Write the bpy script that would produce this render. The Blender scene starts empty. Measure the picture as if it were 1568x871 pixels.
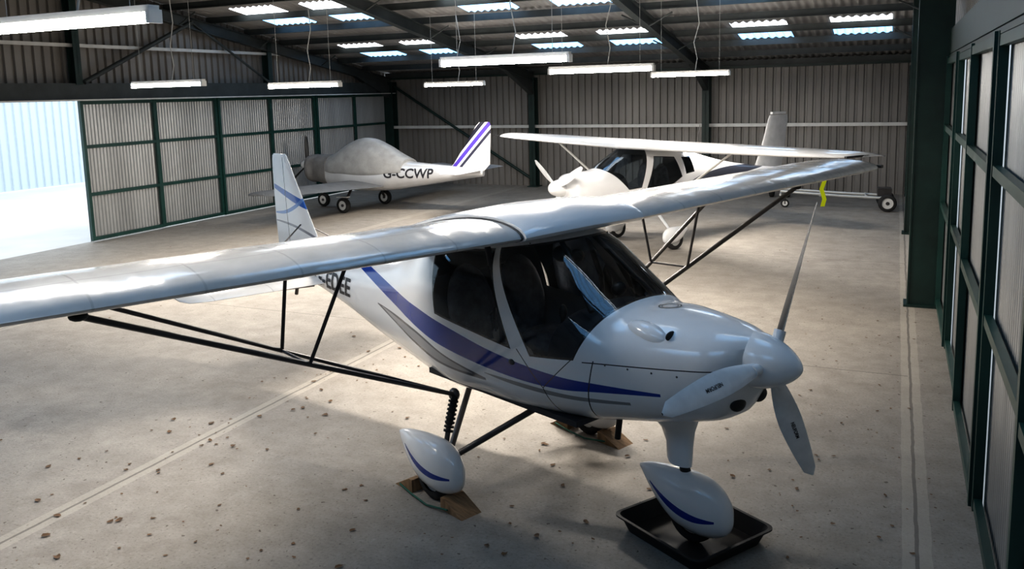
import bpy, math, random, bmesh
import numpy as np
from mathutils import Vector, Matrix
from mathutils.bvhtree import BVHTree
random.seed(4)
scene=bpy.context.scene
# ---------------------------------------------------------------- node helpers
class E:
    def __init__(s,nt,v): s.nt=nt; s.v=v
    def _op(s,op,o,swap=False,c=None):
        n=s.nt.nodes.new('ShaderNodeMath'); n.operation=op
        a,b=(o,s) if swap else (s,o)
        for i,x in enumerate([a,b,c]):
            if x is None: continue
            if isinstance(x,E):
                if isinstance(x.v,(int,float)): n.inputs[i].default_value=x.v
                else: s.nt.links.new(x.v,n.inputs[i])
            else: n.inputs[i].default_value=x
        return E(s.nt,n.outputs[0])
    def __add__(s,o): return s._op('ADD',o)
    __radd__=__add__
    def __sub__(s,o): return s._op('SUBTRACT',o)
    def __rsub__(s,o): return s._op('SUBTRACT',o,True)
    def __mul__(s,o): return s._op('MULTIPLY',o)
    __rmul__=__mul__
    def __gt__(s,o): return s._op('GREATER_THAN',o)
    def __lt__(s,o): return s._op('LESS_THAN',o)
    def abs(s): return s._op('ABSOLUTE',None)
    def mn(s,o): return s._op('MINIMUM',o)
    def mx(s,o): return s._op('MAXIMUM',o)
    def mod(s,o): return s._op('FLOORED_MODULO',o)
def newmat(name):
    m=bpy.data.materials.new(name); m.use_nodes=True; nt=m.node_tree
    return m,nt,nt.nodes['Principled BSDF']
def setp(b,col=None,rough=None,metal=None,spec=None,coat=None):
    if col is not None: b.inputs['Base Color'].default_value=(*col,1)
    if rough is not None: b.inputs['Roughness'].default_value=rough
    if metal is not None: b.inputs['Metallic'].default_value=metal
    if spec is not None: b.inputs['Specular IOR Level'].default_value=spec
    if coat is not None: b.inputs['Coat Weight'].default_value=coat
def coords(nt):
    tc=nt.nodes.new('ShaderNodeTexCoord'); sp=nt.nodes.new('ShaderNodeSeparateXYZ')
    nt.links.new(tc.outputs['Object'],sp.inputs[0])
    return tc.outputs['Object'],E(nt,sp.outputs[0]),E(nt,sp.outputs[1]),E(nt,sp.outputs[2])
def noise(nt,vec,scale,detail=3,rough=.55,stretch=None):
    if stretch:
        mp=nt.nodes.new('ShaderNodeMapping'); mp.inputs['Scale'].default_value=stretch
        nt.links.new(vec,mp.inputs[0]); vec=mp.outputs[0]
    n=nt.nodes.new('ShaderNodeTexNoise'); n.inputs['Scale'].default_value=scale
    n.inputs['Detail'].default_value=detail; n.inputs['Roughness'].default_value=rough
    nt.links.new(vec,n.inputs['Vector']); return E(nt,n.outputs['Fac'])
def ramp(nt,e,stops):
    r=nt.nodes.new('ShaderNodeValToRGB'); nt.links.new(e.v,r.inputs[0])
    el=r.color_ramp.elements
    while len(el)<len(stops): el.new(.5)
    for a,(p,c) in zip(el,stops):
        a.position=p; a.color=(*c,1) if len(c)==3 else c
    return r.outputs[0]
def mix(nt,f,a,b):
    n=nt.nodes.new('ShaderNodeMix'); n.data_type='RGBA'
    for i,x in ((0,f),(6,a),(7,b)):
        if isinstance(x,E): x=x.v
        if isinstance(x,(tuple,list)): n.inputs[i].default_value=(*x,1)
        elif isinstance(x,(int,float)): n.inputs[i].default_value=x
        else: nt.links.new(x,n.inputs[i])
    return n.outputs[2]
def bump(nt,b,e,strength=.3,dist=.01):
    n=nt.nodes.new('ShaderNodeBump'); n.inputs['Strength'].default_value=strength; n.inputs['Distance'].default_value=dist
    nt.links.new(e.v,n.inputs['Height']); nt.links.new(n.outputs[0],b.inputs['Normal'])
def simple(name,col,rough=.5,metal=0,var=.12,scale=6,bmp=0,coat=0,stretch=None):
    m,nt,b=newmat(name); setp(b,None,rough,metal,None,coat)
    o,x,y,z=coords(nt); n=noise(nt,o,scale,4,stretch=stretch)
    c=ramp(nt,n,[(.3,tuple(k*(1-var) for k in col)),(.7,tuple(min(1,k*(1+var)) for k in col))])
    nt.links.new(c,b.inputs['Base Color'])
    if bmp: bump(nt,b,noise(nt,o,scale*6,3),bmp,.01)
    return m
def curve(nt,e,pts,lo,hi):
    """piecewise curve of e through pts [(x,y)]"""
    mr=nt.nodes.new('ShaderNodeMapRange'); mr.inputs[1].default_value=pts[0][0]; mr.inputs[2].default_value=pts[-1][0]
    nt.links.new(e.v,mr.inputs[0])
    f=nt.nodes.new('ShaderNodeFloatCurve'); cu=f.mapping.curves[0]
    x0,x1=pts[0][0],pts[-1][0]
    P=[((x-x0)/(x1-x0),(y-lo)/(hi-lo)) for x,y in pts]
    cu.points[0].location=P[0]; cu.points[1].location=P[-1]
    for q in P[1:-1]: cu.points.new(*q)
    f.mapping.update(); nt.links.new(mr.outputs[0],f.inputs['Value'])
    return E(nt,f.outputs[0])*(hi-lo)+lo
# ---------------------------------------------------------------- mesh builder
class MB:
    def __init__(s): s.v=[]; s.f=[]; s.m=[]; s.mats=[]; s.sm=[]
    def mi(s,mat):
        if mat not in s.mats: s.mats.append(mat)
        return s.mats.index(mat)
    def add(s,vs,fs,mat,smooth=True):
        o=len(s.v); s.v+= [tuple(v) for v in vs]; i=s.mi(mat)
        for f in fs: s.f.append([o+k for k in f]); s.m.append(i); s.sm.append(smooth)
    def box(s,c,size,mat,rot=None):
        R=rot if rot is not None else Matrix.Identity(3)
        vs=[]
        for sx in(-.5,.5):
            for sy in(-.5,.5):
                for sz in(-.5,.5): vs.append(Vector(c)+R@Vector((sx*size[0],sy*size[1],sz*size[2])))
        s.add(vs,[(0,1,3,2),(4,6,7,5),(0,4,5,1),(2,3,7,6),(0,2,6,4),(1,5,7,3)],mat,False)
    def rings(s,R,mat,close=True,cap=True,smooth=True):
        n=len(R[0]); vs=[p for r in R for p in r]; fs=[]
        for i in range(len(R)-1):
            for j in range(n if close else n-1):
                k=(j+1)%n; fs.append((i*n+j,i*n+k,(i+1)*n+k,(i+1)*n+j))
        if cap: fs.append(tuple(range(n))[::-1]); fs.append(tuple((len(R)-1)*n+j for j in range(n)))
        s.add(vs,fs,mat,smooth)
    def cyl(s,a,b,r,mat,r2=None,n=14,flat=1.0,up=None):
        a,b=Vector(a),Vector(b); d=(b-a).normalized()
        u=(Vector(up) if up is not None else (Vector((0,0,1)) if abs(d.z)<.9 else Vector((1,0,0))))
        x=d.cross(u).normalized(); y=d.cross(x); r2=r if r2 is None else r2
        s.rings([[p+x*(math.cos(t)*q)+y*(math.sin(t)*q*flat) for t in [2*math.pi*k/n for k in range(n)]] for p,q in((a,r),(b,r2))],mat)
    def path(s,pts,r,mat,n=10):
        P=[Vector(p) for p in pts]; R=[]
        for i,p in enumerate(P):
            d=(P[min(i+1,len(P)-1)]-P[max(i-1,0)]).normalized()
            u=Vector((0,0,1)) if abs(d.z)<.95 else Vector((1,0,0))
            x=d.cross(u).normalized(); y=d.cross(x)
            R.append([p+x*(math.cos(t)*r)+y*(math.sin(t)*r) for t in [2*math.pi*k/n for k in range(n)]])
        s.rings(R,mat)
    def ell(s,c,r,mat,n=20,m=12,rot=None):
        R=[];rot=rot if rot is not None else Matrix.Identity(3)
        for i in range(m+1):
            t=math.pi*i/m; t=min(max(t,.02),math.pi-.02)
            R.append([Vector(c)+rot@Vector((r[0]*math.cos(t),r[1]*math.sin(t)*math.cos(a),r[2]*math.sin(t)*math.sin(a))) for a in [2*math.pi*k/n for k in range(n)]])
        s.rings(R,mat)
    def ibeam(s,a,b,w,h,mat,up=(0,0,1),t=.014):
        a,b=Vector(a),Vector(b); d=(b-a); L=d.length; d.normalize()
        u=Vector(up); x=d.cross(u).normalized(); u=x.cross(d).normalized()
        R=Matrix((x,d,u)).transposed(); c=(a+b)/2
        s.box(c,(t*.8,L,h),mat,R); s.box(c+u*(h/2-t/2),(w,L,t),mat,R); s.box(c-u*(h/2-t/2),(w,L,t),mat,R)
    def build(s,name,parent=None,autosm=True):
        me=bpy.data.meshes.new(name); me.from_pydata([tuple(v) for v in s.v],[],s.f)
        for m in s.mats: me.materials.append(m)
        me.polygons.foreach_set('material_index',s.m); me.polygons.foreach_set('use_smooth',s.sm); me.update()
        bm=bmesh.new(); bm.from_mesh(me); bmesh.ops.recalc_face_normals(bm,faces=bm.faces)
        for e in bm.edges:
            if len(e.link_faces)==2 and e.calc_face_angle(0)>math.radians(50): e.smooth=False
        bm.to_mesh(me); bm.free()
        ob=bpy.data.objects.new(name,me); scene.collection.objects.link(ob)
        if parent: ob.parent=parent
        return ob
def empty(name,loc=(0,0,0),rz=0,sc=1):
    e=bpy.data.objects.new(name,None); scene.collection.objects.link(e)
    e.location=loc; e.rotation_euler=(0,0,rz); e.scale=(sc,)*3; e.empty_display_size=.2; return e
# ---------------------------------------------------------------- materials
GREEN=simple('green_painted_steel',(.007,.025,.021),.45,0,.25,3)
GREEN2=simple('green_door_frame',(.008,.045,.037),.45,0,.2,3)
DARKST=simple('dark_roof_steel',(.040,.047,.047),.5,0,.25,3)
GALVR=simple('galvanised_rail',(.6,.6,.58),.45,.2,.1,4)
CLAD=simple('wall_cladding',(.225,.212,.198),.45,.2,.18,1.2,stretch=(1,1,.2))
CLADR=simple('roof_cladding',(.30,.29,.28),.6,.0,.25,.9)
CLADD=simple('galvanised_door_sheet',(.36,.37,.375),.36,.6,.16,2.5,stretch=(1,1,.12))
BLACK=simple('black_plastic',(.012,.012,.013),.5,0,.2,8)
RUBBER=simple('tyre_rubber',(.02,.02,.02),.8,0,.3,12)
STRUT=simple('strut_metal',(.085,.08,.08),.35,.5,.15,5)
WHITEP=simple('white_gelcoat',(.80,.81,.82),.2,0,.03,2,coat=.5)
OFFW=simple('white_plain',(.7,.7,.68),.5,0,.05,3)
WOOD=simple('chock_wood',(.24,.15,.08),.8,0,.35,9,.4,stretch=(1,6,1))
DARKI=simple('interior_dark',(.025,.026,.03),.65,0,.3,7)
SEATM=simple('seat_fabric',(.12,.125,.145),.9,0,.3,14,.3)
CONCR_OUT=simple('outside_concrete',(.58,.57,.55),.9,0,.1,.6)
def glass_nodes(nt,tint):
    t=nt.nodes.new('ShaderNodeBsdfTransparent'); t.inputs[0].default_value=(*tint,1)
    g=nt.nodes.new('ShaderNodeBsdfGlossy'); g.inputs['Roughness'].default_value=.02; g.inputs[0].default_value=(.85,.93,1,1)
    fr=nt.nodes.new('ShaderNodeFresnel'); fr.inputs[0].default_value=1.5
    mx=nt.nodes.new('ShaderNodeMixShader'); nt.links.new(fr.outputs[0],mx.inputs[0]); nt.links.new(t.outputs[0],mx.inputs[1]); nt.links.new(g.outputs[0],mx.inputs[2])
    return mx.outputs[0]
def hp(b,z,planes,grow=0):
    r=None
    for A,B,C in planes:
        L=math.hypot(A,B); e=((b*(A/L)+z*(B/L))>(C/L-grow))
        r=e if r is None else r*e
    return r
def line(p,q,inside):
    A=-(q[1]-p[1]); B=(q[0]-p[0]); C=A*p[0]+B*p[1]
    if A*inside[0]+B*inside[1]<C: A,B,C=-A,-B,-C
    return (A,B,C)
def poly(pts):
    cx=sum(p[0] for p in pts)/len(pts); cz=sum(p[1] for p in pts)/len(pts)
    return [line(pts[i],pts[(i+1)%len(pts)],(cx,cz)) for i in range(len(pts))]
def bodymat(name,base,bands,windows,seams,rough=.22,metal=0,tint=(.97,.98,.99),gasket=.014):
    m,nt,pb=newmat(name); setp(pb,base,rough,metal,None,.4); o,x,y,z=coords(nt); b=x*-1.0
    n=noise(nt,o,2,3); col=ramp(nt,n,[(.3,tuple(k*.96 for k in base)),(.7,base)])
    for up,lo,c in bands:
        zu=curve(nt,b,up,0,2.5); zl=curve(nt,b,lo,0,2.5)
        mk=(z<zu)*(z>zl)*(b>up[0][0])*(b<up[-1][0]); col=mix(nt,mk,col,c)
    for p,q,w in seams:
        L=math.hypot(q[0]-p[0],q[1]-p[1]); A=-(q[1]-p[1])/L; B=(q[0]-p[0])/L; C=A*p[0]+B*p[1]
        d=(b*A+z*B-C).abs()<w
        b0,b1=min(p[0],q[0])-.004,max(p[0],q[0])+.004; z0,z1=min(p[1],q[1])-.004,max(p[1],q[1])+.004
        mk=d*(b>b0)*(b<b1)*(z>z0)*(z<z1); col=mix(nt,mk,col,(.03,.03,.035))
    gl=None;ga=None
    for w in windows:
        P=poly(w); a=hp(b,z,P); g=hp(b,z,P,gasket)
        gl=a if gl is None else gl.mx(a); ga=g if ga is None else ga.mx(g)
    if ga is not None: col=mix(nt,ga,col,(.02,.022,.025))
    geo=nt.nodes.new('ShaderNodeNewGeometry'); bf=E(nt,geo.outputs['Backfacing'])
    if windows: col=mix(nt,bf,col,(.26,.265,.28))
    nt.links.new(col,pb.inputs['Base Color'])
    if gl is not None:
        out=nt.nodes['Material Output']; ms=nt.nodes.new('ShaderNodeMixShader')
        nt.links.new(gl.v,ms.inputs[0]); nt.links.new(pb.outputs[0],ms.inputs[1]); nt.links.new(glass_nodes(nt,tint),ms.inputs[2]); nt.links.new(ms.outputs[0],out.inputs[0])
    return m
# ---------------------------------------------------------------- aircraft shape helpers
def interp(st,n):
    st=np.array(st,float); b=st[:,0]; out=[]
    bs=np.linspace(b[0],b[-1],n)
    m=np.gradient(st,b,axis=0)
    for x in bs:
        i=min(max(np.searchsorted(b,x)-1,0),len(b)-2); h=b[i+1]-b[i]; t=(x-b[i])/h
        v=(2*t**3-3*t**2+1)*st[i]+(t**3-2*t**2+t)*h*m[i]+(-2*t**3+3*t**2)*st[i+1]+(t**3-t**2)*h*m[i+1]
        v[0]=x; out.append(v)
    return out
def secring(s,n,y0=0,shear=0):
    b,w,zt,zb,zm,e=s; r=[]
    for k in range(n):
        t=2*math.pi*k/n; c,q=math.cos(t),math.sin(t)
        yy=w*math.copysign(abs(c)**(2/e),c); zz=zm+(zt-zm if q>0 else zm-zb)*math.copysign(abs(q)**(2/e),q)
        r.append((-b,y0+yy,zz))
    return r
def loft(mb,st,mat,n=90,k=64,y0=0):
    mb.rings([secring(s,k,y0) for s in interp(st,n)],mat)
def airfoil(c,th,n=16,camber=.03):
    up=[];lo=[]
    for i in range(n+1):
        x=(1-math.cos(math.pi*i/n))/2
        yt=5*th*(.2969*math.sqrt(x)-.126*x-.3516*x*x+.2843*x**3-.1036*x**4)
        yc=camber*4*x*(1-x)*(1.25-.5*x)
        up.append((x*c,yc*c+yt*c)); lo.append((x*c,yc*c-yt*c*.75))
    return up[::-1]+lo[1:-1]
def wing(mb,secs,mat,inc=0.0):
    R=[]
    for y,b,z,c,th in secs:
        r=[]
        for px,pz in airfoil(c,th): r.append((-(b+px),y,z+pz-px*inc))
        R.append(r)
    mb.rings(R,mat)
def blade(mb,root,direction,R0,R1,mat,matb,pitch0=50,pitch1=16,cmax=.13,sgn=1):
    d=Vector(direction).normalized(); fwd=Vector((1,0,0)); tan=fwd.cross(d)*sgn
    A=[];B=[];N=16
    for i in range(N+1):
        t=i/N; r=R0+(R1-R0)*t
        c=cmax*(.38+.62*math.sin(min(1,t/.45)*math.pi/2)) if t<.45 else cmax*(1-.52*((t-.45)/.55)**1.6)
        if t>.93: c*=math.sqrt(max(0.05,1-((t-.93)/.07)**2))
        p=math.radians(pitch0+(pitch1-pitch0)*t**.6); cd=tan*math.cos(p)-fwd*math.sin(p); nd=fwd*math.cos(p)+tan*math.sin(p)
        th=.035*(1-t)**1.5+.008
        f=[];k=[]
        for j in range(9):
            q=j/8; f.append(Vector(root)+d*r+cd*(c*(q-.4))+nd*(th*math.sin(math.pi*q)**.7*.6))
            k.append(Vector(root)+d*r+cd*(c*(q-.4))-nd*(th*math.sin(math.pi*q)**.7*.4))
        A.append(f);B.append(k)
    mb.rings(A,mat,False,False); mb.rings(B,matb,False,False)
def wheel(mb,c,r,w,ax=(0,1,0),hub=None):
    c=Vector(c);ax=Vector(ax).normalized();u=Vector((0,0,1));x=ax.cross(u).normalized()
    prof=[(-.5,.62),(-.5,.85),(-.35,.97),(0,1),(.35,.97),(.5,.85),(.5,.62)]
    R=[[c+ax*(p*w)+(x*math.cos(t)+u*math.sin(t))*(q*r) for t in [2*math.pi*k/28 for k in range(28)]] for p,q in prof]
    mb.rings(R,RUBBER,cap=False)
    mb.cyl(c-ax*w*.32,c+ax*w*.32,r*.64,hub or OFFW,n=20); mb.cyl(c-ax*w*.45,c+ax*w*.45,r*.2,STRUT)
def textmesh(txt,size,shear=0):
    cu=bpy.data.curves.new('lettering','FONT'); cu.body=txt; cu.size=size; cu.shear=shear; cu.offset=size*.022
    tmp=bpy.data.objects.new('lettering',cu); scene.collection.objects.link(tmp); bpy.context.view_layer.update()
    me=bpy.data.meshes.new_from_object(tmp); bpy.data.objects.remove(tmp)
    bm=bmesh.new(); bm.from_mesh(me); bmesh.ops.triangulate(bm,faces=bm.faces)
    bmesh.ops.subdivide_edges(bm,edges=[e for e in bm.edges if e.calc_length()>size*.25],cuts=2); bmesh.ops.triangulate(bm,faces=bm.faces); bm.to_mesh(me); bm.free()
    return me
def decal(parent,body,txt,size,b,z,side,mat,shear=0,name='registration'):
    me=textmesh(txt,size,shear)
    bv=BVHTree.FromPolygons([v.co for v in body.data.vertices],[p.vertices for p in body.data.polygons])
    s=-1 if side=='stbd' else 1
    for v in me.vertices:
        X=(-b+v.co.x) if s<0 else (-b-v.co.x); Z=z+v.co.y
        h=bv.ray_cast(Vector((X,s*3,Z)),Vector((0,-s,0)))
        Y=(h[0].y if h[0] else 0)+s*.006; v.co=(X,Y,Z)
    me.materials.append(mat); ob=bpy.data.objects.new(name,me); scene.collection.objects.link(ob); ob.parent=parent; return ob
def lerp(a,b,t): return tuple(x+(y-x)*t for x,y in zip(a,b))

# ================================================================ HANGAR
XL,YB,XR,YF=-15.45,24.4,.62,-2.0
RIDGE=(YB+YF)/2
def roofz(y): return 3.62+.16*(YB-y) if y>RIDGE else 3.62+.16*(y-YF)
def cladding(name,axis,const,u0,u1,zlo,zhi,mat,pitch=.2,d=.03,sgn=1,holes=None,prof='trap'):
    mb=MB(); us=[]
    u=u0
    while u<u1-1e-6:
        P=[(0,0),(.6,0),(.68,1),(.92,1)] if prof=='trap' else [(k/6,.5-.5*math.cos(2*math.pi*k/6)) for k in range(6)]
        for a,o in P: us.append((min(u+a*pitch,u1),o))
        u+=pitch
    us.append((u1,0)); vs=[];fs=[]
    for uu,o in us:
        for zf in (zlo,zhi):
            z=zf(uu) if callable(zf) else zf
            c=const+sgn*o*d
            vs.append((c,uu,z) if axis=='x' else (uu,c,z))
    for i in range(len(us)-1): fs.append((2*i,2*i+1,2*i+3,2*i+2))
    mb.add(vs,fs,mat,prof!='trap'); return mb.build(name)
# floor
m,nt,pb=newmat('concrete_floor'); o,x,y,z=coords(nt)
n1=noise(nt,o,.35,5,.6); n2=noise(nt,o,3.5,6,.7); n3=noise(nt,o,45,4,.7)
c1=ramp(nt,n1,[(.3,(.275,.25,.222)),(.7,(.385,.352,.31))])
c2=ramp(nt,n2,[(.3,(.70,.69,.67)),(.7,(1.05,1.05,1.05))])
mm=nt.nodes.new('ShaderNodeMix'); mm.data_type='RGBA'; mm.blend_type='MULTIPLY'; mm.inputs[0].default_value=1
nt.links.new(c1,mm.inputs[6]); nt.links.new(c2,mm.inputs[7]); col=mm.outputs[2]
c3=ramp(nt,n3,[(.28,(.38,.36,.34)),(.42,(.9,.9,.9)),(.62,(1,1,1)),(.74,(1.4,1.4,1.4))])
mm2=nt.nodes.new('ShaderNodeMix'); mm2.data_type='RGBA'; mm2.blend_type='MULTIPLY'; mm2.inputs[0].default_value=1
nt.links.new(col,mm2.inputs[6]); nt.links.new(c3,mm2.inputs[7]); col=mm2.outputs[2]
sp=noise(nt,o,20,2,.4); col=mix(nt,(sp>.725),col,(.09,.07,.055))
st_=noise(nt,o,.9,5,.7); col=mix(nt,(st_>.60)*.16,col,(.12,.10,.09))
# swept broom texture: faint lines across the bays
wv=noise(nt,o,2.0,3,.6,stretch=(1,14,1)); col=mix(nt,wv*.18,col,(.20,.18,.16))
wob=noise(nt,o,3,3)*.03
jt=None;js=None
for X in (-5.42,-10.7,.22):
    dd=(x+wob-(X+.015)).abs(); a=dd<.012; bnd=dd<.085
    jt=a if jt is None else jt.mx(a); js=bnd if js is None else js.mx(bnd)
for Y in (3.2,9.1,15.0,20.9):
    dd=(y+wob-(Y+.015)).abs(); a=(dd<.009)*(x<.2); jt=jt.mx(a)
col=mix(nt,js*.38,col,(.47,.43,.37)); col=mix(nt,jt*.7,col,(.09,.08,.07))
nt.links.new(col,pb.inputs['Base Color']); setp(pb,None,.68)
bump(nt,pb,n3*.5+n2*.6-jt*.8,.45,.016)
FLOOR=m
mb=MB(); mb.add([(XL-.1,YF-.1,0),(XR+.1,YF-.1,0),(XR+.1,YB+.1,0),(XL-.1,YB+.1,0)],[(0,1,2,3)],FLOOR,False); mb.build('floor')
mb=MB(); mb.add([(-90,-60,-.03),(60,-60,-.03),(60,90,-.03),(-90,90,-.03)],[(0,1,2,3)],CONCR_OUT,False); mb.build('ground')
# walls
cladding('wall_back','y',YB+.02,XL,XR,0,3.75,CLAD,.21,.05)
cladding('wall_left','x',XL-.12,YF,YB,3.1,lambda u:roofz(u)+.02,CLAD,.21,.05,-1)
cladding('wall_front','y',YF-.02,XL,XR,0,3.7,CLAD,.21,.035,-1)
cladding('wall_right','x',XR+.1,YF,YB,3.2,lambda u:roofz(u)+.02,CLAD,.21,.035,1)
cladding('wall_right_rear','x',XR-.02,12.4,YB,0,3.25,CLAD,.21,.035,1)
cladding('wall_left_front','x',XL-.1,YF,6.0,0,3.1,CLAD,.21,.035,-1)  # out of view; lengthened across the doorway to darken the foreground
# roof sheets with skylights
m,nt,pb=newmat('skylight_sheet'); o,x,y,z=coords(nt)
far=((y-(20.9-.12)).mod(4.2)<2.1)
cc=mix(nt,far,(1.0,1.0,1.0),(.09,.24,.46)); nn=noise(nt,o,1.5,3); cc=mix(nt,nn*.35,cc,(.22,.40,.58))
msk=(x.mod(.17)<.05); cc=mix(nt,msk*.6,cc,(.05,.1,.16))
setp(pb,(.6,.7,.8),.4); nt.links.new(cc,pb.inputs['Emission Color']); pb.inputs['Emission Strength'].default_value=5.5
SKYL=m
sky=[]
for X in (-13.75,-11.75,-8.3,-6.15,-2.95,-.8):
    for Y in (20.9,16.7,5.5,1.3): sky.append((X,Y))  # the two front rows are out of view, added to light the foreground aircraft
def roofside(name,ya,yb):
    mb=MB(); P=.17; n=int((XR+.3-(XL-.3))/P)
    ys=sorted(set([ya,yb]+[v for (_,Y) in sky for v in (Y-.85,Y+.85) if min(ya,yb)<v<max(ya,yb)]))
    us=[(XL-.3+(i+k/6)*P,.5-.5*math.cos(2*math.pi*k/6)) for i in range(n) for k in range(6)]
    vs=[(u,yy,roofz(yy)+.04*o+.02) for yy in ys for u,o in us]; L=len(us)
    f1=[];f2=[]
    for j in range(len(ys)-1):
        ym=(ys[j]+ys[j+1])/2
        for i in range(L-1):
            xm=(us[i][0]+us[i+1][0])/2
            q=(j*L+i,j*L+i+1,(j+1)*L+i+1,(j+1)*L+i)
            s=any(abs(xm-X)<.62 and abs(ym-Y)<.85 for X,Y in sky)
            (f2 if s else f1).append(q)
    mb.add(vs,f1,CLADR,True); mb.add(vs,f2,SKYL,True); mb.build(name)
roofside('ceiling_rear',RIDGE,YB+.2); roofside('ceiling_front',YF-.2,RIDGE)
# purlins
mb=MB()
for Y in [YB-.25-1.32*i for i in range(10)]+[YF+.25+1.32*i for i in range(10)]:
    zz=roofz(Y)-.1; mb.box(((XL+XR)/2,Y,zz),(XR-XL,.012,.15),DARKST)
    mb.box(((XL+XR)/2,Y+.03,zz+.07),(XR-XL,.065,.012),DARKST); mb.box(((XL+XR)/2,Y-.03,zz-.07),(XR-XL,.065,.012),DARKST)
mb.box(((XL+XR)/2,YB-.12,3.5),(XR-XL,.2,.16),GREEN)
mb.build('roof_purlins')
# portal frames
for k,X in enumerate((XL+.12,-10.2,-4.9,.42)):
    mb=MB(); off=.31
    mb.ibeam((X,YB-.15,roofz(YB-.15)-off),(X,RIDGE,roofz(RIDGE)-off),.16,.26,DARKST)
    mb.ibeam((X,YF+.15,roofz(YF+.15)-off),(X,RIDGE,roofz(RIDGE)-off),.16,.26,DARKST)
    for s,Y in ((1,YB-.3),(-1,YF+.3)):
        z0=roofz(Y)-off-.12
        mb.add([(X-.07,Y,z0),(X+.07,Y,z0),(X-.07,Y,z0-.42),(X+.07,Y,z0-.42),(X-.07,Y-s*1.9,z0+.29),(X+.07,Y-s*1.9,z0+.29)],[(0,1,3,2),(2,3,5,4),(0,2,4),(1,5,3)],DARKST,False)
    for s,Y in ((1,YB-.2),(-1,YF+.2)):
        mb.ibeam((X,Y,0),(X,Y,3.35),.2 if 0<k<3 else .34,.3,GREEN,up=(0,1,0)); mb.box((X,Y,.015),(.34,.4,.03),GREEN)
    for Y in (20.5,17.9,15.2):
        for s in(-1,1):
            if (k==0 and s<0) or (k==3 and s>0): continue
            mb.cyl((X+s*.05,Y,roofz(Y)-.42),(X+s*.55,Y,roofz(Y)-.16),.018,DARKST)
    mb.build('steel_portal_frame')
# gable posts
for X,Y in ((.42,12.2),(.42,18.1)):
    mb=MB(); mb.ibeam((X,Y,0),(X,Y,roofz(Y)-.2),.2,.40,GREEN,up=(1,0,0)); mb.box((X-.2,Y,2.6),(.02,.24,5.2),GREEN); mb.box((X-.0,Y-.1,2.6),(.4,.015,5.2),GREEN); mb.box((X,Y,.015),(.5,.34,.03),GREEN); mb.build('steel_column')
mb=MB()
for Y in (12.4,18.3,6.3): mb.ibeam((XL+.05,Y,3.3),(XL+.05,Y,roofz(Y)-.2),.16,.2,GREEN,up=(1,0,0))
mb.cyl((XL+.16,12.5,3.35),(XL+.16,15.6,4.75),.05,DARKST); mb.cyl((XL+.16,18.2,3.35),(XL+.16,15.6,4.75),.03,DARKST)
mb.build('gable_framing')
# rails + headers
mb=MB(); 
mb.box(((XL+XR)/2,YB-.1,1.86),(XR-XL,.08,.09),GALVR); mb.build('trim_1')
mb=MB(); mb.box((XL,(YF+YB)/2,3.15),(.26,YB-YF,.36),DARKST); mb.box((XL+.1,(YF+YB)/2,2.985),(.3,YB-YF,.03),GALVR)
mb.box((XL+.02,(YF+YB)/2,4.1),(.06,YB-YF-9,.07),GALVR); mb.build('trim_2')
mb=MB(); mb.box((XR+.05,(YF+12.2)/2,3.42),(.2,12.2-YF,.3),GREEN); mb.box((XR,(YF+12.2)/2,3.24),(.1,12.2-YF,.04),GREEN); mb.box((XR+.03,(YF+12.2)/2,4.3),(.08,12.2-YF,.12),GREEN); mb.build('trim_3')
mb=MB(); mb.box((XR-.06,(YB+12.4)/2,1.4),(.06,YB-12.4,.08),GREEN); mb.box((XR-.06,(YB+12.4)/2,2.4),(.06,YB-12.4,.08),GREEN); mb.build('trim_4')
mb=MB(); mb.cyl((-15.2,YB-.14,3.2),(-10.35,YB-.14,.25),.045,GREEN); mb.build('steel_wall_brace')
# sliding door leaves
def leaf(name,axisx,ya,yb,h,rails,sgn,mid=False):
    ob=cladding(name,'x',axisx,ya,yb,.02,h+.02,CLADD,.085,.026,-sgn,prof='sine')
    mb=MB(); xx=axisx+sgn*.045; W=.07
    for Y in (ya+W/2,yb-W/2)+(((ya+yb)/2,) if mid else ()): mb.box((xx,Y,h/2+.02),(.06,W,h-.04),GREEN2)
    for z in rails: mb.box((xx,(ya+yb)/2,z),(.05,yb-ya-.1,.07),GREEN2)
    mb.build('frame',ob)
w=(24.2-12.4)/6
for i in range(6): leaf('door_%d'%(i+1),XL-(.02 if i%2 else -.02),12.4+i*w,12.4+(i+1)*w,2.97,(.08,1.02,2.02,2.93),1)
w=1.95
for i in range(7): leaf('door_%d'%(i+7),XR+.0+(.02 if i%2 else 0),12.1-(i+1)*w,12.1-i*w,3.24,(.1,1.38,2.36,3.18),-1)
# outside: neighbouring building
m,nt,pb=newmat('pale_cladding'); setp(pb,(.58,.65,.69),.5); OUTW=m
cladding('neighbour_building','x',-27.5,4,34,0,5.0,OUTW,.3,.05,-1)
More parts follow.
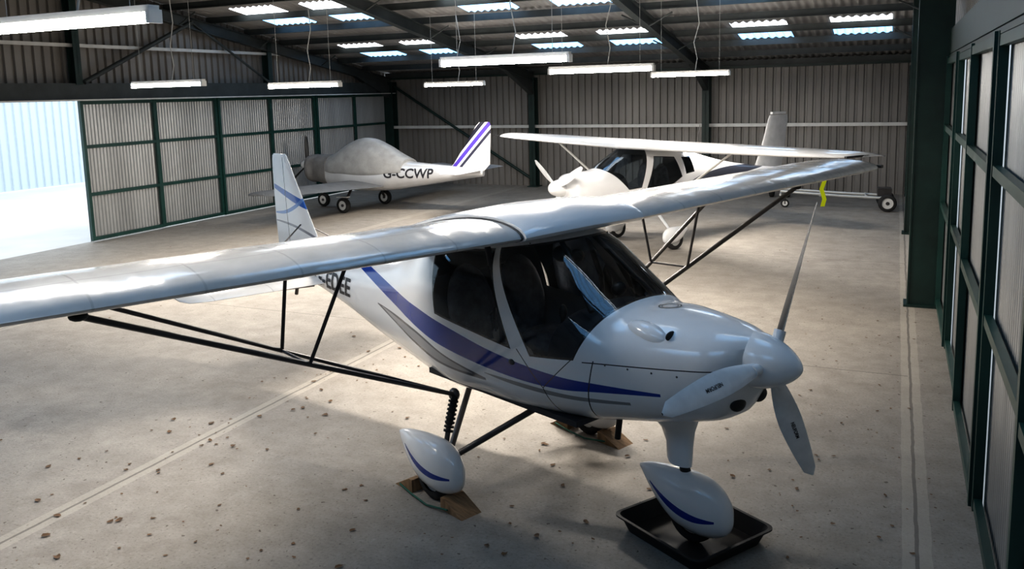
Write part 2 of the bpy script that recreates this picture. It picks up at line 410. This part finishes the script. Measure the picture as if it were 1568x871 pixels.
# fluorescent lights
m,nt,pb=newmat('fluorescent_tube'); setp(pb,(1,1,1)); pb.inputs['Emission Color'].default_value=(1,.94,.86,1); pb.inputs['Emission Strength'].default_value=60; TUBE=m
L=[(-4.75,3.80,3.42),(-10.4,10.0,3.17),(-9.25,11.9,3.12),(-8.97,16.8,3.12),(-3.78,8.2,3.25),(-3.68,11.1,3.19),(-3.6,16.2,3.17)]
CABLE=simple('white_cable',(.5,.5,.48),.5)
for i,(X,Y,Z) in enumerate(L):
    e=empty('fluorescent_light' if i==0 else 'fluorescent_light.%03d'%i,(X,Y,Z))
    mb=MB(); mb.box((0,0,.055),(1.48,.08,.04),OFFW)
    for s in(-1,1): mb.box((s*.735,0,.01),(.03,.1,.08),OFFW)
    for yy in (-.024,.024): mb.cyl((-.72,yy,0),(.72,yy,0),.024,TUBE)
    zr=roofz(Y)-Z-.2
    for s in(-.55,.55): mb.cyl((s,0,.07),(s,0,zr),.003,CABLE,n=6)
    mb.path([(.1,0,.07),(.13,.03,.3),(.06,.06,.6),(.16,.05,.95),(.1,0,max(zr,.98))],.007,CABLE,8)
    mb.build('fitting',e)
    ld=bpy.data.lights.new('lamp','AREA'); ld.shape='RECTANGLE'; ld.size=1.4; ld.size_y=.08; ld.energy=(55 if i==0 else 170); ld.color=(1,.92,.82)
    lo=bpy.data.objects.new('lamp',ld); scene.collection.objects.link(lo); lo.parent=e; lo.location=(0,0,-.04)

# ================================================================ AIRCRAFT 1 (foreground)
A1=empty('high_wing_aircraft',(-.434,4.885,0),math.radians(-23.55))
BLUE=(.002,.035,.27); GREY=(.24,.24,.25)
screen=[(1.15,1.555),(1.275,1.25),(1.62,1.21),(2.04,1.845),(1.5,1.94),(1.16,1.95)]
doorw=[(1.83,1.225),(2.67,1.31),(2.77,1.745),(2.12,1.83)]
BODY=bodymat('aircraft_paint_blue_stripe',(.78,.79,.80),
 [([(.70,1.115),(1.1,1.11),(1.4,1.11),(2.0,1.15),(2.7,1.25),(3.4,1.30),(4.3,1.40),(4.9,1.42)],
   [(.70,1.095),(1.1,1.055),(1.4,1.02),(2.0,1.015),(2.7,1.075),(3.4,1.165),(4.3,1.335),(4.9,1.42)],BLUE),
  ([(.9,1.02),(1.3,.995),(1.8,.985),(2.1,.975)],[(.9,1.0),(1.3,.965),(1.8,.955),(2.1,.97)],GREY),
  ([(2.1,.93),(2.5,.985),(2.9,1.06),(3.5,1.10),(3.9,1.12)],[(2.1,.91),(2.5,.90),(2.9,.93),(3.5,1.02),(3.9,1.11)],(.12,.12,.13)),
  ([(2.25,.93),(2.5,.97),(2.9,1.04),(3.5,1.08),(3.8,1.11)],[(2.25,.925),(2.5,.92),(2.9,.955),(3.5,1.035),(3.8,1.105)],(.36,.36,.37)),
 ],[screen,doorw],
 [((1.13,1.25),(1.22,.7),.004),((1.42,.72),(1.52,1.0),.004),((1.52,1.0),(1.75,1.22),.004),((1.28,1.24),(1.52,1.0),.003),((.3,1.30),(1.2,1.235),.0035)],
 rough=.16)
ST=[(.285,.165,1.495,1.13,1.33,2.0),(.33,.22,1.50,1.03,1.31,2.1),(.42,.29,1.515,.95,1.28,2.2),(.6,.37,1.535,.88,1.23,2.3),(.85,.45,1.55,.82,1.19,2.4),(1.12,.525,1.555,.77,1.15,2.5),(1.25,.56,1.63,.745,1.15,2.6),(1.5,.595,1.80,.71,1.15,2.7),(1.72,.605,1.93,.69,1.15,3),(2.2,.61,1.97,.66,1.15,3),(2.7,.59,1.96,.63,1.15,2.9),(3.1,.50,1.85,.62,1.15,2.6),(3.5,.39,1.66,.64,1.13,2.4),(4.1,.27,1.5,.72,1.12,2.2),(4.8,.18,1.36,.88,1.12,2.1),(5.5,.11,1.26,1.0,1.13,2),(6.12,.06,1.2,1.08,1.14,2)]
mb=MB(); loft(mb,ST,BODY,150,96); body=mb.build('fuselage',A1)
mb=MB()
mb.ell((-.86,-.30,1.432),(.17,.075,.075),WHITEP,rot=Matrix.Rotation(.18,3,'Y'))
mb.ell((-.70,-.295,1.455),(.014,.05,.030),BLACK)
mb.ell((-.345,-.115,1.075),(.04,.065,.05),BLACK); mb.ell((-.345,.115,1.075),(.04,.065,.05),BLACK)  # intake openings: black ellipsoids, the shade inside put into the colour
mb.cyl((-1.25,-.12,.8),(-1.28,-.12,.58),.022,BLACK)
bvh=BVHTree.FromPolygons([v.co for v in body.data.vertices],[p.vertices for p in body.data.polygons])
def onbody_top(x,y): 
    h=bvh.ray_cast(Vector((x,y,3)),Vector((0,0,-1))); return Vector(h[0])+Vector(h[1])*.003
def onbody_side(x,z,s=-1):
    h=bvh.ray_cast(Vector((x,s*3,z)),Vector((0,-s,0))); return Vector(h[0]) if h[0] else Vector((x,0,z))
for r0,r1 in ((.075,.068),(.055,.05)):
    A_=[onbody_top(-.93+r0*math.cos(a),-.0+r0*math.sin(a)) for a in [2*math.pi*k/32 for k in range(32)]]
    B_=[onbody_top(-.93+r1*math.cos(a),-.0+r1*math.sin(a)) for a in [2*math.pi*k/32 for k in range(32)]]
    mb.rings([A_,B_],GREEN,cap=False)
for bb in [.45,.6,.75,.9,1.05]:
    for s in(-1,1): mb.ell(onbody_side(-bb,1.24,s),(.007,.004,.007),STRUT,8,6)
for k in range(12):
    for s in(-1,1): mb.ell(onbody_side(-1.75-.09*k,1.90,s),(.007,.004,.007),STRUT,8,6)
mb.ell(onbody_side(-1.80,1.12),(.03,.012,.02),STRUT)
mb.build('cowling_details',A1)
# spinner + prop
mb=MB()
R=[]
for i in range(21):
    t=(i/20)**1.5; bb=.0+.31*t; r=.168*(1-(1-t)**1.75)**.66+.002
    R.append([(-bb,r*math.cos(a),1.329+r*math.sin(a)) for a in [2*math.pi*k/40 for k in range(40)]])
mb.rings(R,WHITEP); mb.cyl((-.308,0,1.329),(-.318,0,1.329),.16,BLACK,n=36)
mb.build('spinner',A1)
BLK=simple('black_decal',(.015,.015,.02),.4)
mb=MB(); BLW=simple('propeller_white',(.76,.78,.80),.3,coat=.3); BLB=simple('propeller_black_back',(.02,.02,.02),.5)
lets=[]
for ph in (-1.5,118.5,238.5):
    a=math.radians(ph); d=Vector((0,-math.cos(a),math.sin(a)))
    blade(mb,(-.20,0,1.329),d,.1,1.02,BLW,BLB,52,30,.15,-1)
    mb.cyl(Vector((-.20,0,1.329))+d*.05,Vector((-.20,0,1.329))+d*.2,.035,BLW)
    lets.append(d)
prop=mb.build('propeller',A1)
for d in lets:   # maker's lettering on the front face of the blades
    me=textmesh('NEUFORM',.032); fwd=Vector((1,0,0)); tan=-fwd.cross(d); p=math.radians(36)
    cd_=tan*math.cos(p)-fwd*math.sin(p); nd=fwd*math.cos(p)+tan*math.sin(p)
    pv=BVHTree.FromPolygons([v.co for v in prop.data.vertices],[q.vertices for q in prop.data.polygons])
    for v in me.vertices:
        q=Vector((-.20,0,1.329))+d*(.50+v.co.x)+cd_*(-v.co.y+.02); h=pv.ray_cast(q+nd*.15,-nd,.3)
        v.co=(h[0] if h[0] else q)+nd*.002
    me.materials.append(BLK); ob=bpy.data.objects.new('blade_lettering',me); scene.collection.objects.link(ob); ob.parent=A1
# wings
m,nt,pb=newmat('wing_fabric'); o,x,y,z=coords(nt)
s1=((y.abs()-.62).mod(.52)<.012); s2=((x+1.95).abs()<.006); n=noise(nt,o,5,4)
c=ramp(nt,n,[(.3,(.56,.55,.53)),(.7,(.66,.65,.63))]); c=mix(nt,s1.mx(s2)*.45,c,(.35,.34,.33)); nt.links.new(c,pb.inputs['Base Color']); setp(pb,None,.2,0,None,.5)
pb.inputs['Coat Roughness'].default_value=.1
bump(nt,pb,noise(nt,o,2.2,2,stretch=(.6,1.6,1)),.35,.06); FAB=m
mb=MB()
GAP=simple('dark_wing_gap',(.05,.05,.05),.5)
for s in(-1,1):
    secs=[]
    N=64
    for i in range(N+1):
        t=i/N; y=.62+(4.55-.62)*t; k=((y-.62)%.52)/.52
        sag=.10*math.sin(math.pi*k)**.6
        secs.append((s*y,1.66+.03*t,1.985+.05*t,1.36,.122*(1-sag*.55)))
    for y,db,cf in ((4.62,.02,.96),(4.68,.07,.88),(4.72,.16,.74),(4.74,.3,.5)): secs.append((s*y,1.69+db,2.037,1.36*cf,.11*cf))
    wing(mb,secs,FAB,.065)
    wing(mb,[(s*.602,1.655,1.986,1.37,.128),(s*.618,1.655,1.986,1.37,.128)],GAP,.063)
    mb.box((-1.72,s*4.66,2.05),(.06,.05,.03),BLACK)
wing(mb,[(-.6,1.63,1.99,1.43,.134),(-.5,1.60,2.0,1.5,.145),(0,1.58,2.01,1.55,.15),(.5,1.60,2.0,1.5,.145),(.6,1.63,1.99,1.43,.134)],WHITEP,.06)
mb.build('wing',A1)
# tail
TAILM=bodymat('tail_fabric',(.70,.70,.69),[([(5.5,1.80),(5.8,1.88),(6.35,2.0)],[(5.5,1.74),(5.8,1.80),(6.35,1.95)],(.03,.10,.35)),([(5.6,1.97),(5.9,1.79),(6.35,1.69)],[(5.6,1.93),(5.9,1.745),(6.35,1.67)],(.12,.22,.45)),([(5.2,1.40),(5.7,1.55),(6.35,1.60)],[(5.2,1.38),(5.7,1.52),(6.35,1.585)],(.2,.2,.22))],[],[((6.02,1.15),(6.12,2.3),.006)])
mb=MB()
R=[]
for zz,b0,b1 in ((1.1,5.15,6.30),(1.3,5.32,6.33),(1.6,5.53,6.36),(1.95,5.78,6.37),(2.2,5.95,6.37),(2.31,6.02,6.36),(2.335,6.06,6.32)):
    R.append([(-(b0+px),pz,zz) for px,pz in airfoil(b1-b0,.07,14,0)])
mb.rings(R,TAILM); mb.build('fin_and_rudder',A1)
mb=MB()
for s in(-1,1):
    wing(mb,[(s*.03,5.1,1.08,.85,.07),(s*.6,5.25,1.06,.8,.07),(s*1.2,5.45,1.03,.66,.07),(s*1.34,5.55,1.02,.5,.06),(s*1.38,5.7,1.02,.3,.05)],FAB,0)
    mb.cyl((-5.5,s*.9,1.03),(-5.75,s*.03,1.6),.008,STRUT,n=8)
    mb.cyl((-5.5,s*.9,1.03),(-5.5,s*.05,.98),.01,STRUT,n=8)
mb.cyl((-5.9,0,1.1),(-6.0,0,.8),.02,STRUT)
mb.build('tailplane',A1)
# struts and gear
mb=MB()
for s in(-1,1):
    lo=(-2.5,s*.57,.70); f=(-1.88,s*3.24,1.95); r=(-2.68,s*3.2,1.94)
    mb.cyl(lo,f,.028,STRUT,flat=.6); mb.cyl(lo,r,.023,STRUT,flat=.6)
    mf=lerp(lo,f,.5); mr=lerp(lo,r,.5)
    mb.cyl(mf,(-1.95,s*1.75,1.97),.012,STRUT); mb.cyl(mr,(-2.65,s*1.78,1.95),.012,STRUT); mb.cyl(mf,mr,.01,STRUT)
    mb.ell(lo,(.05,.04,.05),STRUT,12,8); mb.ell(f,(.045,.045,.025),BLACK,12,8)
    ax=(-2.44,s*.70,.24)
    mb.cyl((-2.47,s*.585,.70),(-2.46,s*.66,.50),.028,BLACK); mb.cyl((-2.46,s*.66,.5),(-2.45,s*.72,.26),.02,STRUT)
    for k in range(8):
        p=lerp((-2.47,s*.6,.67),(-2.46,s*.665,.46),k/7); q=lerp((-2.47,s*.6,.67),(-2.46,s*.665,.46),(k+.45)/7); mb.cyl(p,q,.038,BLACK)
    mb.cyl(ax,(-1.95,s*.06,.68),.024,STRUT); mb.cyl(ax,(-2.85,s*.1,.64),.024,STRUT); mb.cyl(ax,(-2.44,s*.84,.22),.02,STRUT)
mb.build('struts',A1)
SP=bodymat('spat_paint',(.78,.79,.80),[([(2.16,.25),(2.4,.285),(2.7,.36)],[(2.16,.235),(2.4,.235),(2.7,.35)],BLUE)],[],[])
SPN=bodymat('nose_spat_paint',(.78,.79,.80),[([(.52,.245),(.75,.27),(1.05,.34)],[(.52,.23),(.75,.215),(1.05,.33)],BLUE)],[],[])
def spat(mb,b0,L,y,w,h,z0,mat):
    st=[]
    for t,ww,zt,zb in ((0,.03,.48,.34),(.03,.32,.62,.2),(.1,.62,.78,.08),(.22,.9,.92,.0),(.38,1,.98,-.0),(.55,.9,.98,.06),(.72,.66,.95,.25),(.87,.36,.90,.5),(.96,.16,.84,.68),(1,.04,.80,.75)):
        st.append((b0+L*t,w*ww,z0+h*zt,z0+h*zb,z0+h*(zt*.5+zb*.5),2.3))
    loft(mb,st,mat,50,32,y)
mb=MB()
for s in(-1,1):
    spat(mb,2.10,.76,s*.83,.13,.38,.09,SP); wheel(mb,(-2.42,s*.83,.175),.175,.11)
mb.build('main_wheels',A1)
mb=MB(); spat(mb,.44,.74,0,.14,.39,.085,SPN); wheel(mb,(-.74,0,.18),.172,.11)
R=[]
for zz,b0,c_,w_ in ((.98,.68,.52,.24),(.86,.71,.38,.2),(.74,.74,.25,.09),(.64,.75,.20,.065),(.53,.755,.19,.06),(.50,.76,.17,.055)):
    R.append([(-(b0+c_/2)+c_/2*math.cos(a),w_*math.sin(a)*.9,zz) for a in [2*math.pi*k/24 for k in range(24)]])
mb.rings(R,WHITEP); mb.cyl((-.82,0,.52),(-.79,0,.42),.035,BLACK)
mb.build('nose_wheel',A1)
# interior
mb=MB()
loft(mb,[(1.16,.36,1.44,1.1,1.15,2.4),(1.3,.47,1.50,1.0,1.15,2.4),(1.45,.50,1.50,.95,1.15,2.5),(1.56,.50,1.45,.95,1.15,2.5)],DARKI,16,40)
mb.box((-2.1,0,.78),(1.6,1.0,.04),DARKI); mb.box((-2.95,0,1.15),(.03,.9,.7),DARKI)
for s in(-.27,.27):
    mb.ell((-2.3,s,.98),(.27,.23,.11),SEATM); mb.ell((-2.62,s,1.28),(.10,.22,.36),SEATM,rot=Matrix.Rotation(-.25,3,'Y'))
    mb.path([(-1.75,s*.6,1.91),(-1.5,s*.9,1.68),(-1.32,s*1.2,1.5)],.02,BLACK)
mb.cyl((-1.95,0,.8),(-1.9,0,1.3),.015,BLACK); mb.ell((-1.9,0,1.33),(.03,.03,.06),BLACK)
mb.ell((-1.78,-.12,1.80),(.07,.07,.06),BLACK); mb.ell((-1.72,-.03,1.78),(.05,.05,.05),BLACK)
mb.ell((-1.45,.1,1.56),(.04,.07,.05),BLACK); mb.ell((-1.42,.3,1.54),(.04,.05,.06),BLACK)
mb.path([(-1.95,-.52,.9),(-2.0,-.53,1.5),(-2.15,-.5,1.88)],.022,DARKI); mb.path([(-1.95,.52,.9),(-2.0,.53,1.5),(-2.15,.5,1.88)],.022,DARKI)
for s in(-.2,.2):
    mb.cyl((-1.565,s,1.33),(-1.575,s,1.33),.045,OFFW); mb.cyl((-1.57,s,1.33),(-1.58,s,1.33),.04,BLACK)
mb.path([(-2.15,-.42,1.2),(-2.15,-.45,1.32),(-2.2,-.4,1.38),(-2.27,-.38,1.32),(-2.27,-.36,1.2)],.014,BLACK); mb.ell((-2.15,-.42,1.2),(.05,.025,.055),GALVR)
mb.build('cockpit_interior',A1)
decal(A1,body,'G-EDEE',.25,5.35,1.05,'stbd',BLK,.15)
m,nt,pb=newmat('yellow_ribbon'); setp(pb,(.75,.85,.02),.5); pb.inputs['Emission Color'].default_value=(.7,.8,0,1); pb.inputs['Emission Strength'].default_value=.15; YEL=m  # faint emission added to the colour; the ribbon is no lamp
mb=MB()
P=[(-1.95,3.86,2.0),(-1.93,3.88,1.95),(-1.97,3.90,1.86),(-1.93,3.89,1.76),(-1.96,3.91,1.68)]
mb.add([(x+d,y+d*.6,z) for x,y,z in P for d in(-.018,.018)],[(2*i,2*i+1,2*i+3,2*i+2) for i in range(4)],YEL); mb.build('streamer_ribbon',A1)

# ================================================================ AIRCRAFT 2
A2=empty('high_wing_aircraft.001',(-5.56,13.82,0),math.radians(235.5),.96)
B2=bodymat('aircraft_paint_black_swoosh',(.74,.74,.75),
 [([(3.1,1.25),(3.6,1.35),(4.6,1.42),(5.6,1.36)],[(3.1,1.22),(3.6,1.05),(4.6,1.22),(5.6,1.34)],(.05,.055,.075))],
 [[(1.12,1.56),(1.45,1.2),(1.72,1.22),(2.0,1.95),(1.2,1.95)],[(1.85,1.15),(2.3,1.13),(2.75,1.35),(2.62,1.72),(2.12,1.76)],[(2.9,1.4),(3.15,1.42),(3.1,1.7),(2.85,1.7)]],
 [((1.78,.8),(1.8,1.2),.006),((1.8,.8),(2.8,.9),.006)],tint=(.6,.66,.7))
S2=[(.29,.17,1.45,1.08,1.27,2),(.36,.28,1.49,.95,1.24,2.2),(.6,.4,1.53,.84,1.2,2.4),(1.1,.5,1.57,.74,1.15,2.5),(1.5,.56,1.78,.68,1.13,2.6),(1.8,.58,1.93,.65,1.12,2.7),(2.3,.59,1.97,.63,1.12,2.7),(2.9,.54,1.92,.66,1.13,2.6),(3.5,.40,1.75,.76,1.15,2.4),(4.4,.25,1.52,.92,1.18,2.2),(5.4,.14,1.36,1.06,1.2,2),(6.1,.06,1.28,1.15,1.2,2)]
mb=MB(); loft(mb,S2,B2,110,72); body2=mb.build('fuselage',A2)
mb=MB()
R=[]
for i in range(12):
    t=i/11; bb=.29*t; r=.16*math.sqrt(max(0,1-(1-t)**2))+.003
    R.append([(-bb,r*math.cos(a),1.27+r*math.sin(a)) for a in [2*math.pi*k/30 for k in range(30)]])
mb.rings(R,WHITEP)
for ph in (32,152,272):
    a=math.radians(ph); blade(mb,(-.2,0,1.27),(0,-math.cos(a),math.sin(a)),.1,.90,BLW,BLW,30,12,.18,1)
mb.build('propeller',A2)
mb=MB()
for s in(-1,1):
    wing(mb,[(s*.0,1.55,1.96,1.45,.15),(s*.55,1.6,1.96,1.4,.14),(s*2.6,1.6,1.98,1.38,.13),(s*4.0,1.68,1.99,1.22,.12),(s*4.8,1.8,2.0,1.02,.11),(s*5.0,1.95,2.0,.8,.1),(s*5.06,2.1,2.0,.5,.08)],WHITEP,.04)
    mb.cyl((-2.2,s*.55,.78),(-2.0,s*2.6,1.94),.032,OFFW,flat=.5)
    wing(mb,[(s*.03,5.2,1.22,.85,.08),(s*1.0,5.4,1.22,.65,.08),(s*1.25,5.5,1.22,.5,.07)],WHITEP,0)
    mb.box((-2.0,s*5.04,2.01),(.5,.04,.03),BLACK)
mb.build('wing_and_struts',A2)
GRYF=simple('grey_fin_paint',(.42,.42,.42),.4)
mb=MB(); R=[]
for zz,b0,b1 in ((1.15,5.0,6.15),(1.35,5.35,6.2),(1.7,5.52,6.27),(2.1,5.66,6.32),(2.3,5.72,6.36),(2.42,5.78,6.34)):
    R.append([(-(b0+px),pz,zz) for px,pz in airfoil(b1-b0,.09,14,0)])
mb.rings(R,GRYF); mb.box((-6.05,0,2.46),(.42,.07,.05),GRYF); mb.build('fin_and_rudder',A2)
mb=MB()
for s in(-1,1):
    mb.cyl((-2.25,s*.35,.72),(-2.27,s*.84,.28),.05,WHITEP,.03,flat=.45); wheel(mb,(-2.27,s*.87,.2),.2,.12); spat(mb,1.98,.62,s*.88,.11,.33,.12,WHITEP)
mb.cyl((-.8,0,.85),(-.78,0,.3),.04,WHITEP); spat(mb,.52,.55,0,.11,.32,.12,WHITEP); wheel(mb,(-.78,0,.18),.18,.1)
mb.build('landing_gear',A2)
mb=MB(); mb.box((-1.9,0,.85),(1.8,.9,.05),DARKI)
for s in(-.25,.25): mb.ell((-2.2,s,1.0),(.25,.2,.12),SEATM); mb.ell((-2.5,s,1.25),(.1,.2,.35),SEATM)
loft(mb,[(1.15,.3,1.46,1.1,1.15,2.4),(1.3,.44,1.5,1.0,1.15,2.4),(1.5,.46,1.48,.95,1.15,2.5)],DARKI,10,30)
mb.cyl((-3.6,0,1.7),(-3.75,0,2.3),.006,BLACK,n=6)
mb.build('cockpit_interior',A2)
decal(A2,body2,'G-CEVX',.2,4.4,1.02,'port',BLK,.1)

# ================================================================ AIRCRAFT 3 (low wing, covered)
A3=empty('low_wing_aircraft',(-14.72,18.62,0),math.radians(177.3),.975)
SIL=simple('brushed_aluminium_skin',(.62,.63,.65),.3,.45,.06,3)
COV=simple('canvas_cover',(.30,.30,.295),.5,.1,.16,4,.4)
COVD=simple('dark_canvas_cover',(.17,.165,.16),.8,0,.2,4,.5)
WCOV=simple('wing_cover_grey',(.11,.115,.12),.75,0,.15,4,.3)
S3=[(.27,.16,1.3,.98,1.14,2),(.34,.27,1.33,.86,1.12,2.2),(.7,.40,1.36,.72,1.08,2.6),(1.2,.48,1.38,.58,1.0,2.8),(1.6,.53,1.38,.52,.95,2.8),(2.4,.55,1.36,.50,.95,2.7),(3.1,.50,1.33,.54,.98,2.6),(3.8,.38,1.27,.64,1.0,2.4),(4.8,.22,1.2,.80,1.02,2.2),(5.8,.06,1.14,.95,1.04,2)]
mb=MB(); loft(mb,S3,SIL,90,60); body3=mb.build('fuselage',A3)
mb=MB()
loft(mb,[(1.1,.46,1.42,1.0,1.05,2.4),(1.35,.52,1.50,.9,1.05,2.4),(1.7,.55,1.72,.8,1.05,2.3),(2.1,.57,1.88,.75,1.05,2.2),(2.5,.57,1.88,.75,1.05,2.2),(2.9,.54,1.72,.8,1.05,2.3),(3.3,.48,1.5,.9,1.05,2.4),(3.6,.43,1.36,1.0,1.05,2.4)],COV,60,48)
loft(mb,[(.3,.2,1.38,.9,1.12,2.2),(.36,.32,1.41,.80,1.1,2.4),(.75,.43,1.43,.69,1.08,2.8),(1.2,.50,1.44,.60,1.0,3)],COVD,24,40)
mb.build('fabric_cover',A3)
mb=MB(); mb.ell((-.2,0,1.14),(.2,.14,.14),OFFW)
for ph in (90,210,330):
    a=math.radians(ph); blade(mb,(-.2,0,1.14),(0,-math.cos(a),math.sin(a)),.1,.82,BLB,BLB,55,20,.13,1)
mb.build('propeller',A3)
mb=MB()
for s in(-1,1):
    wing(mb,[(s*.3,1.62,.66,1.45,.14),(s*.6,1.65,.67,1.4,.14),(s*3.7,1.72,.80,1.05,.13),(s*3.95,1.8,.82,.85,.12),(s*4.05,1.95,.83,.5,.09)],WCOV if s>0 else SIL,.0)
    wing(mb,[(s*.05,5.0,1.1,.75,.08),(s*1.15,5.2,1.1,.55,.08),(s*1.22,5.3,1.1,.4,.06)],SIL,0)
    mb.cyl((-2.15,s*.6,.6),(-2.12,s*.9,.2),.035,STRUT); wheel(mb,(-2.12,s*.92,.2),.2,.13); mb.box((-2.12,s*.92,.42),(.34,.15,.02),OFFW)
mb.cyl((-.8,0,.8),(-.72,0,.2),.03,STRUT); wheel(mb,(-.72,0,.19),.19,.12)
mb.build('wing_and_gear',A3)
m,nt,pb=newmat('striped_fin'); o,x,y,z=coords(nt); b=x*-1
dg=z*.95-b*1.0; col=mix(nt,0.0,(.72,.72,.72),(0,0,0))
for lo_,hi_,c_ in ((-3.49,-3.34,(.01,.01,.02)),(-3.70,-3.56,(.01,.01,.02)),(-3.92,-3.78,(.06,.03,.30)),(-4.10,-4.0,(.02,.02,.04))): col=mix(nt,(dg>lo_)*(dg<hi_),col,c_)
nt.links.new(col,pb.inputs['Base Color']); setp(pb,None,.35); FINS=m
mb=MB(); R=[]
for zz,b0,b1 in ((1.08,4.75,5.8),(1.25,4.95,5.98),(1.6,5.2,6.0),(2.0,5.48,6.02),(2.2,5.62,6.03),(2.29,5.72,6.0)):
    R.append([(-(b0+px),pz,zz) for px,pz in airfoil(b1-b0,.07,14,0)])
mb.rings(R,FINS); mb.build('fin_and_rudder',A3)
decal(A3,body3,'G-CCWP',.34,3.10,.90,'port',BLK,.1)

# ================================================================ PROPS
e=empty('drip_tray',(-1.13,5.24,0),math.radians(-32))
mb=MB(); a,b_,h=.37,.34,.11
def rr(ax,ay,z,r=.06):
    out=[]
    for cx,cy,t0 in((ax-r,ay-r,0),(-ax+r,ay-r,90),(-ax+r,-ay+r,180),(ax-r,-ay+r,270)):
        for k in range(5):
            t=math.radians(t0+k*22.5); out.append((cx+r*math.cos(t),cy+r*math.sin(t),z))
    return out
TRAY=simple('black_tray_plastic',(.008,.008,.009),.65,0,.2,8)
mb.rings([rr(a-.04,b_-.04,.0),rr(a,b_,h),rr(a+.02,b_+.02,h),rr(a+.02,b_+.02,h-.01),rr(a,b_,h-.012)],TRAY,cap=False)
mb.rings([rr(a-.04,b_-.04,.001),rr(a-.042,b_-.042,.004)],TRAY)
mb.build('tray',e)
def chock(mb,c,rz,L=.2,H=.11,W=.13):
    R=Matrix.Rotation(rz,3,'Z'); v=[(0,-W/2,0),(L,-W/2,0),(0,W/2,0),(L,W/2,0),(0,-W/2,H),(0,W/2,H),(.04,-W/2,H),(.04,W/2,H)]
    mb.add([Vector(c)+R@Vector(p) for p in v],[(0,1,6,4),(2,5,7,3),(0,4,5,2),(4,6,7,5),(6,1,3,7),(0,2,3,1)],WOOD,False)
def a1w(b,s,z=0):
    a=math.radians(-23.55); A=Vector((math.cos(a),math.sin(a),0)); S=Vector((math.sin(a),-math.cos(a),0))
    return Vector((-.434,4.885,z))-A*b+S*s
ROPE=simple('green_rope',(.02,.10,.07),.8)
for i,s in enumerate((.83,-.83)):
    mb=MB(); chock(mb,a1w(2.25,s),math.radians(-23.55),.24,.09,.18); chock(mb,a1w(2.60,s),math.radians(156.45),.22,.10,.18)
    p,q=a1w(2.16,s+.1,.03),a1w(2.74,s+.1,.03); mb.path([p,p.lerp(q,.3)+Vector((-.03,-.03,-.015)),p.lerp(q,.7)+Vector((0,-.02,-.015)),q],.007,ROPE)
    mb.build('wheel_chock' if i==0 else 'wheel_chock.001')
e=empty('tow_trolley',(-.6,21.4,0),math.radians(4))
mb=MB()
mb.path([(-1.9,-.25,.42),(-.6,-.3,.34),(.5,-.3,.3)],.03,GALVR); mb.path([(-1.9,.25,.42),(-.6,.3,.34),(.5,.3,.3)],.03,GALVR)
for X in(-1.9,-1.0,0,.5): mb.cyl((X,-.3,.34),(X,.3,.34),.025,GALVR)
for s in(-.42,.42): wheel(mb,(.45,s,.2),.2,.13)
mb.cyl((.45,-.42,.2),(.45,.42,.2),.025,STRUT); mb.cyl((-1.8,0,.4),(-1.8,0,.08),.025,STRUT); wheel(mb,(-1.8,0,.1),.1,.06)
mb.box((.4,0,.42),(.3,.4,.18),STRUT)
mb.build('frame',e)
e=empty('wheel_dolly',(-2.75,23.2,0),0); mb=MB()
for s in(-.2,.2): wheel(mb,(s,0,.2),.2,.12,(1,0,.0))
mb.cyl((-.3,0,.2),(.3,0,.2),.03,STRUT); mb.cyl((0,0,.2),(.2,.4,.6),.025,GALVR); mb.build('dolly',e)
# leaves
LEAF=simple('dead_leaf',(.12,.065,.03),.8,0,.5,20)
mb=MB()
avoid=[(a1w(2.42,.83),.45),(a1w(2.42,-.83),.45),(Vector((-1.13,5.24,0)),.55)]
def leafat(x,y,s):
    if any((Vector((x,y,0))-c).length<r for c,r in avoid): return
    a=random.uniform(0,6.28); R=Matrix.Rotation(a,3,'Z'); n=7; up=random.uniform(.15,.5)
    pts=[]
    for k in range(n):
        t=2*math.pi*k/n; r=s*random.uniform(.55,1.1); px,py=r*math.cos(t),r*.7*math.sin(t)
        pts.append(Vector((x,y,.004))+R@Vector((px,py,up*abs(py)+.15*abs(px))))
    c=Vector((x,y,.006)); mb.add([c]+pts,[(0,1+k,1+(k+1)%n) for k in range(n)],LEAF,False)
for i in range(750):
    x=random.uniform(-15,.4); y=random.uniform(1.5,22)
    leafat(x,y,random.choice([.006,.008,.010,.013,.022]) )
for i in range(170):
    y=random.uniform(2.5,12); leafat(-5.3+random.gauss(0,.4),y,random.choice([.01,.016,.022,.035]))
for i in range(110): leafat(random.uniform(-.9,.4),random.uniform(3,12),random.choice([.009,.014,.02]))
for i in range(60): leafat(random.uniform(-4.5,-1),random.uniform(2.8,6.5),random.choice([.012,.018,.03]))
mb.build('fallen_leaves')

# ================================================================ LIGHT / WORLD
w=bpy.data.worlds.new('sky'); scene.world=w; w.use_nodes=True; nt=w.node_tree; bg=nt.nodes['Background']
bg.inputs[0].default_value=(.80,.90,1,1); bg.inputs[1].default_value=2.1
# ================================================================ CAMERA
th,ro,ya=math.radians(8.398),math.radians(1.441),math.radians(24.46)
F=Vector((-math.sin(ya),math.cos(ya),0)); Rt=Vector((math.cos(ya),math.sin(ya),0)); U=Vector((0,0,1))
fw=F*math.cos(th)-U*math.sin(th); dn=-U*math.cos(th)-F*math.sin(th)
xr=Rt*math.cos(ro)+dn*math.sin(ro); yd=-Rt*math.sin(ro)+dn*math.cos(ro)
cd=bpy.data.cameras.new('camera'); cam=bpy.data.objects.new('camera',cd); scene.collection.objects.link(cam)
M=Matrix((xr,-yd,-fw)).transposed().to_4x4(); M.translation=Vector((0,0,2.937)); cam.matrix_world=M
cd.sensor_width=36; cd.lens=1323.6/1600*36; cd.shift_y=-105.7/1600; cd.clip_end=300; cd.clip_start=.05
scene.camera=cam
scene.view_settings.view_transform='Standard'
try: scene.view_settings.look='Medium High Contrast'
except Exception: pass
scene.view_settings.exposure=.15
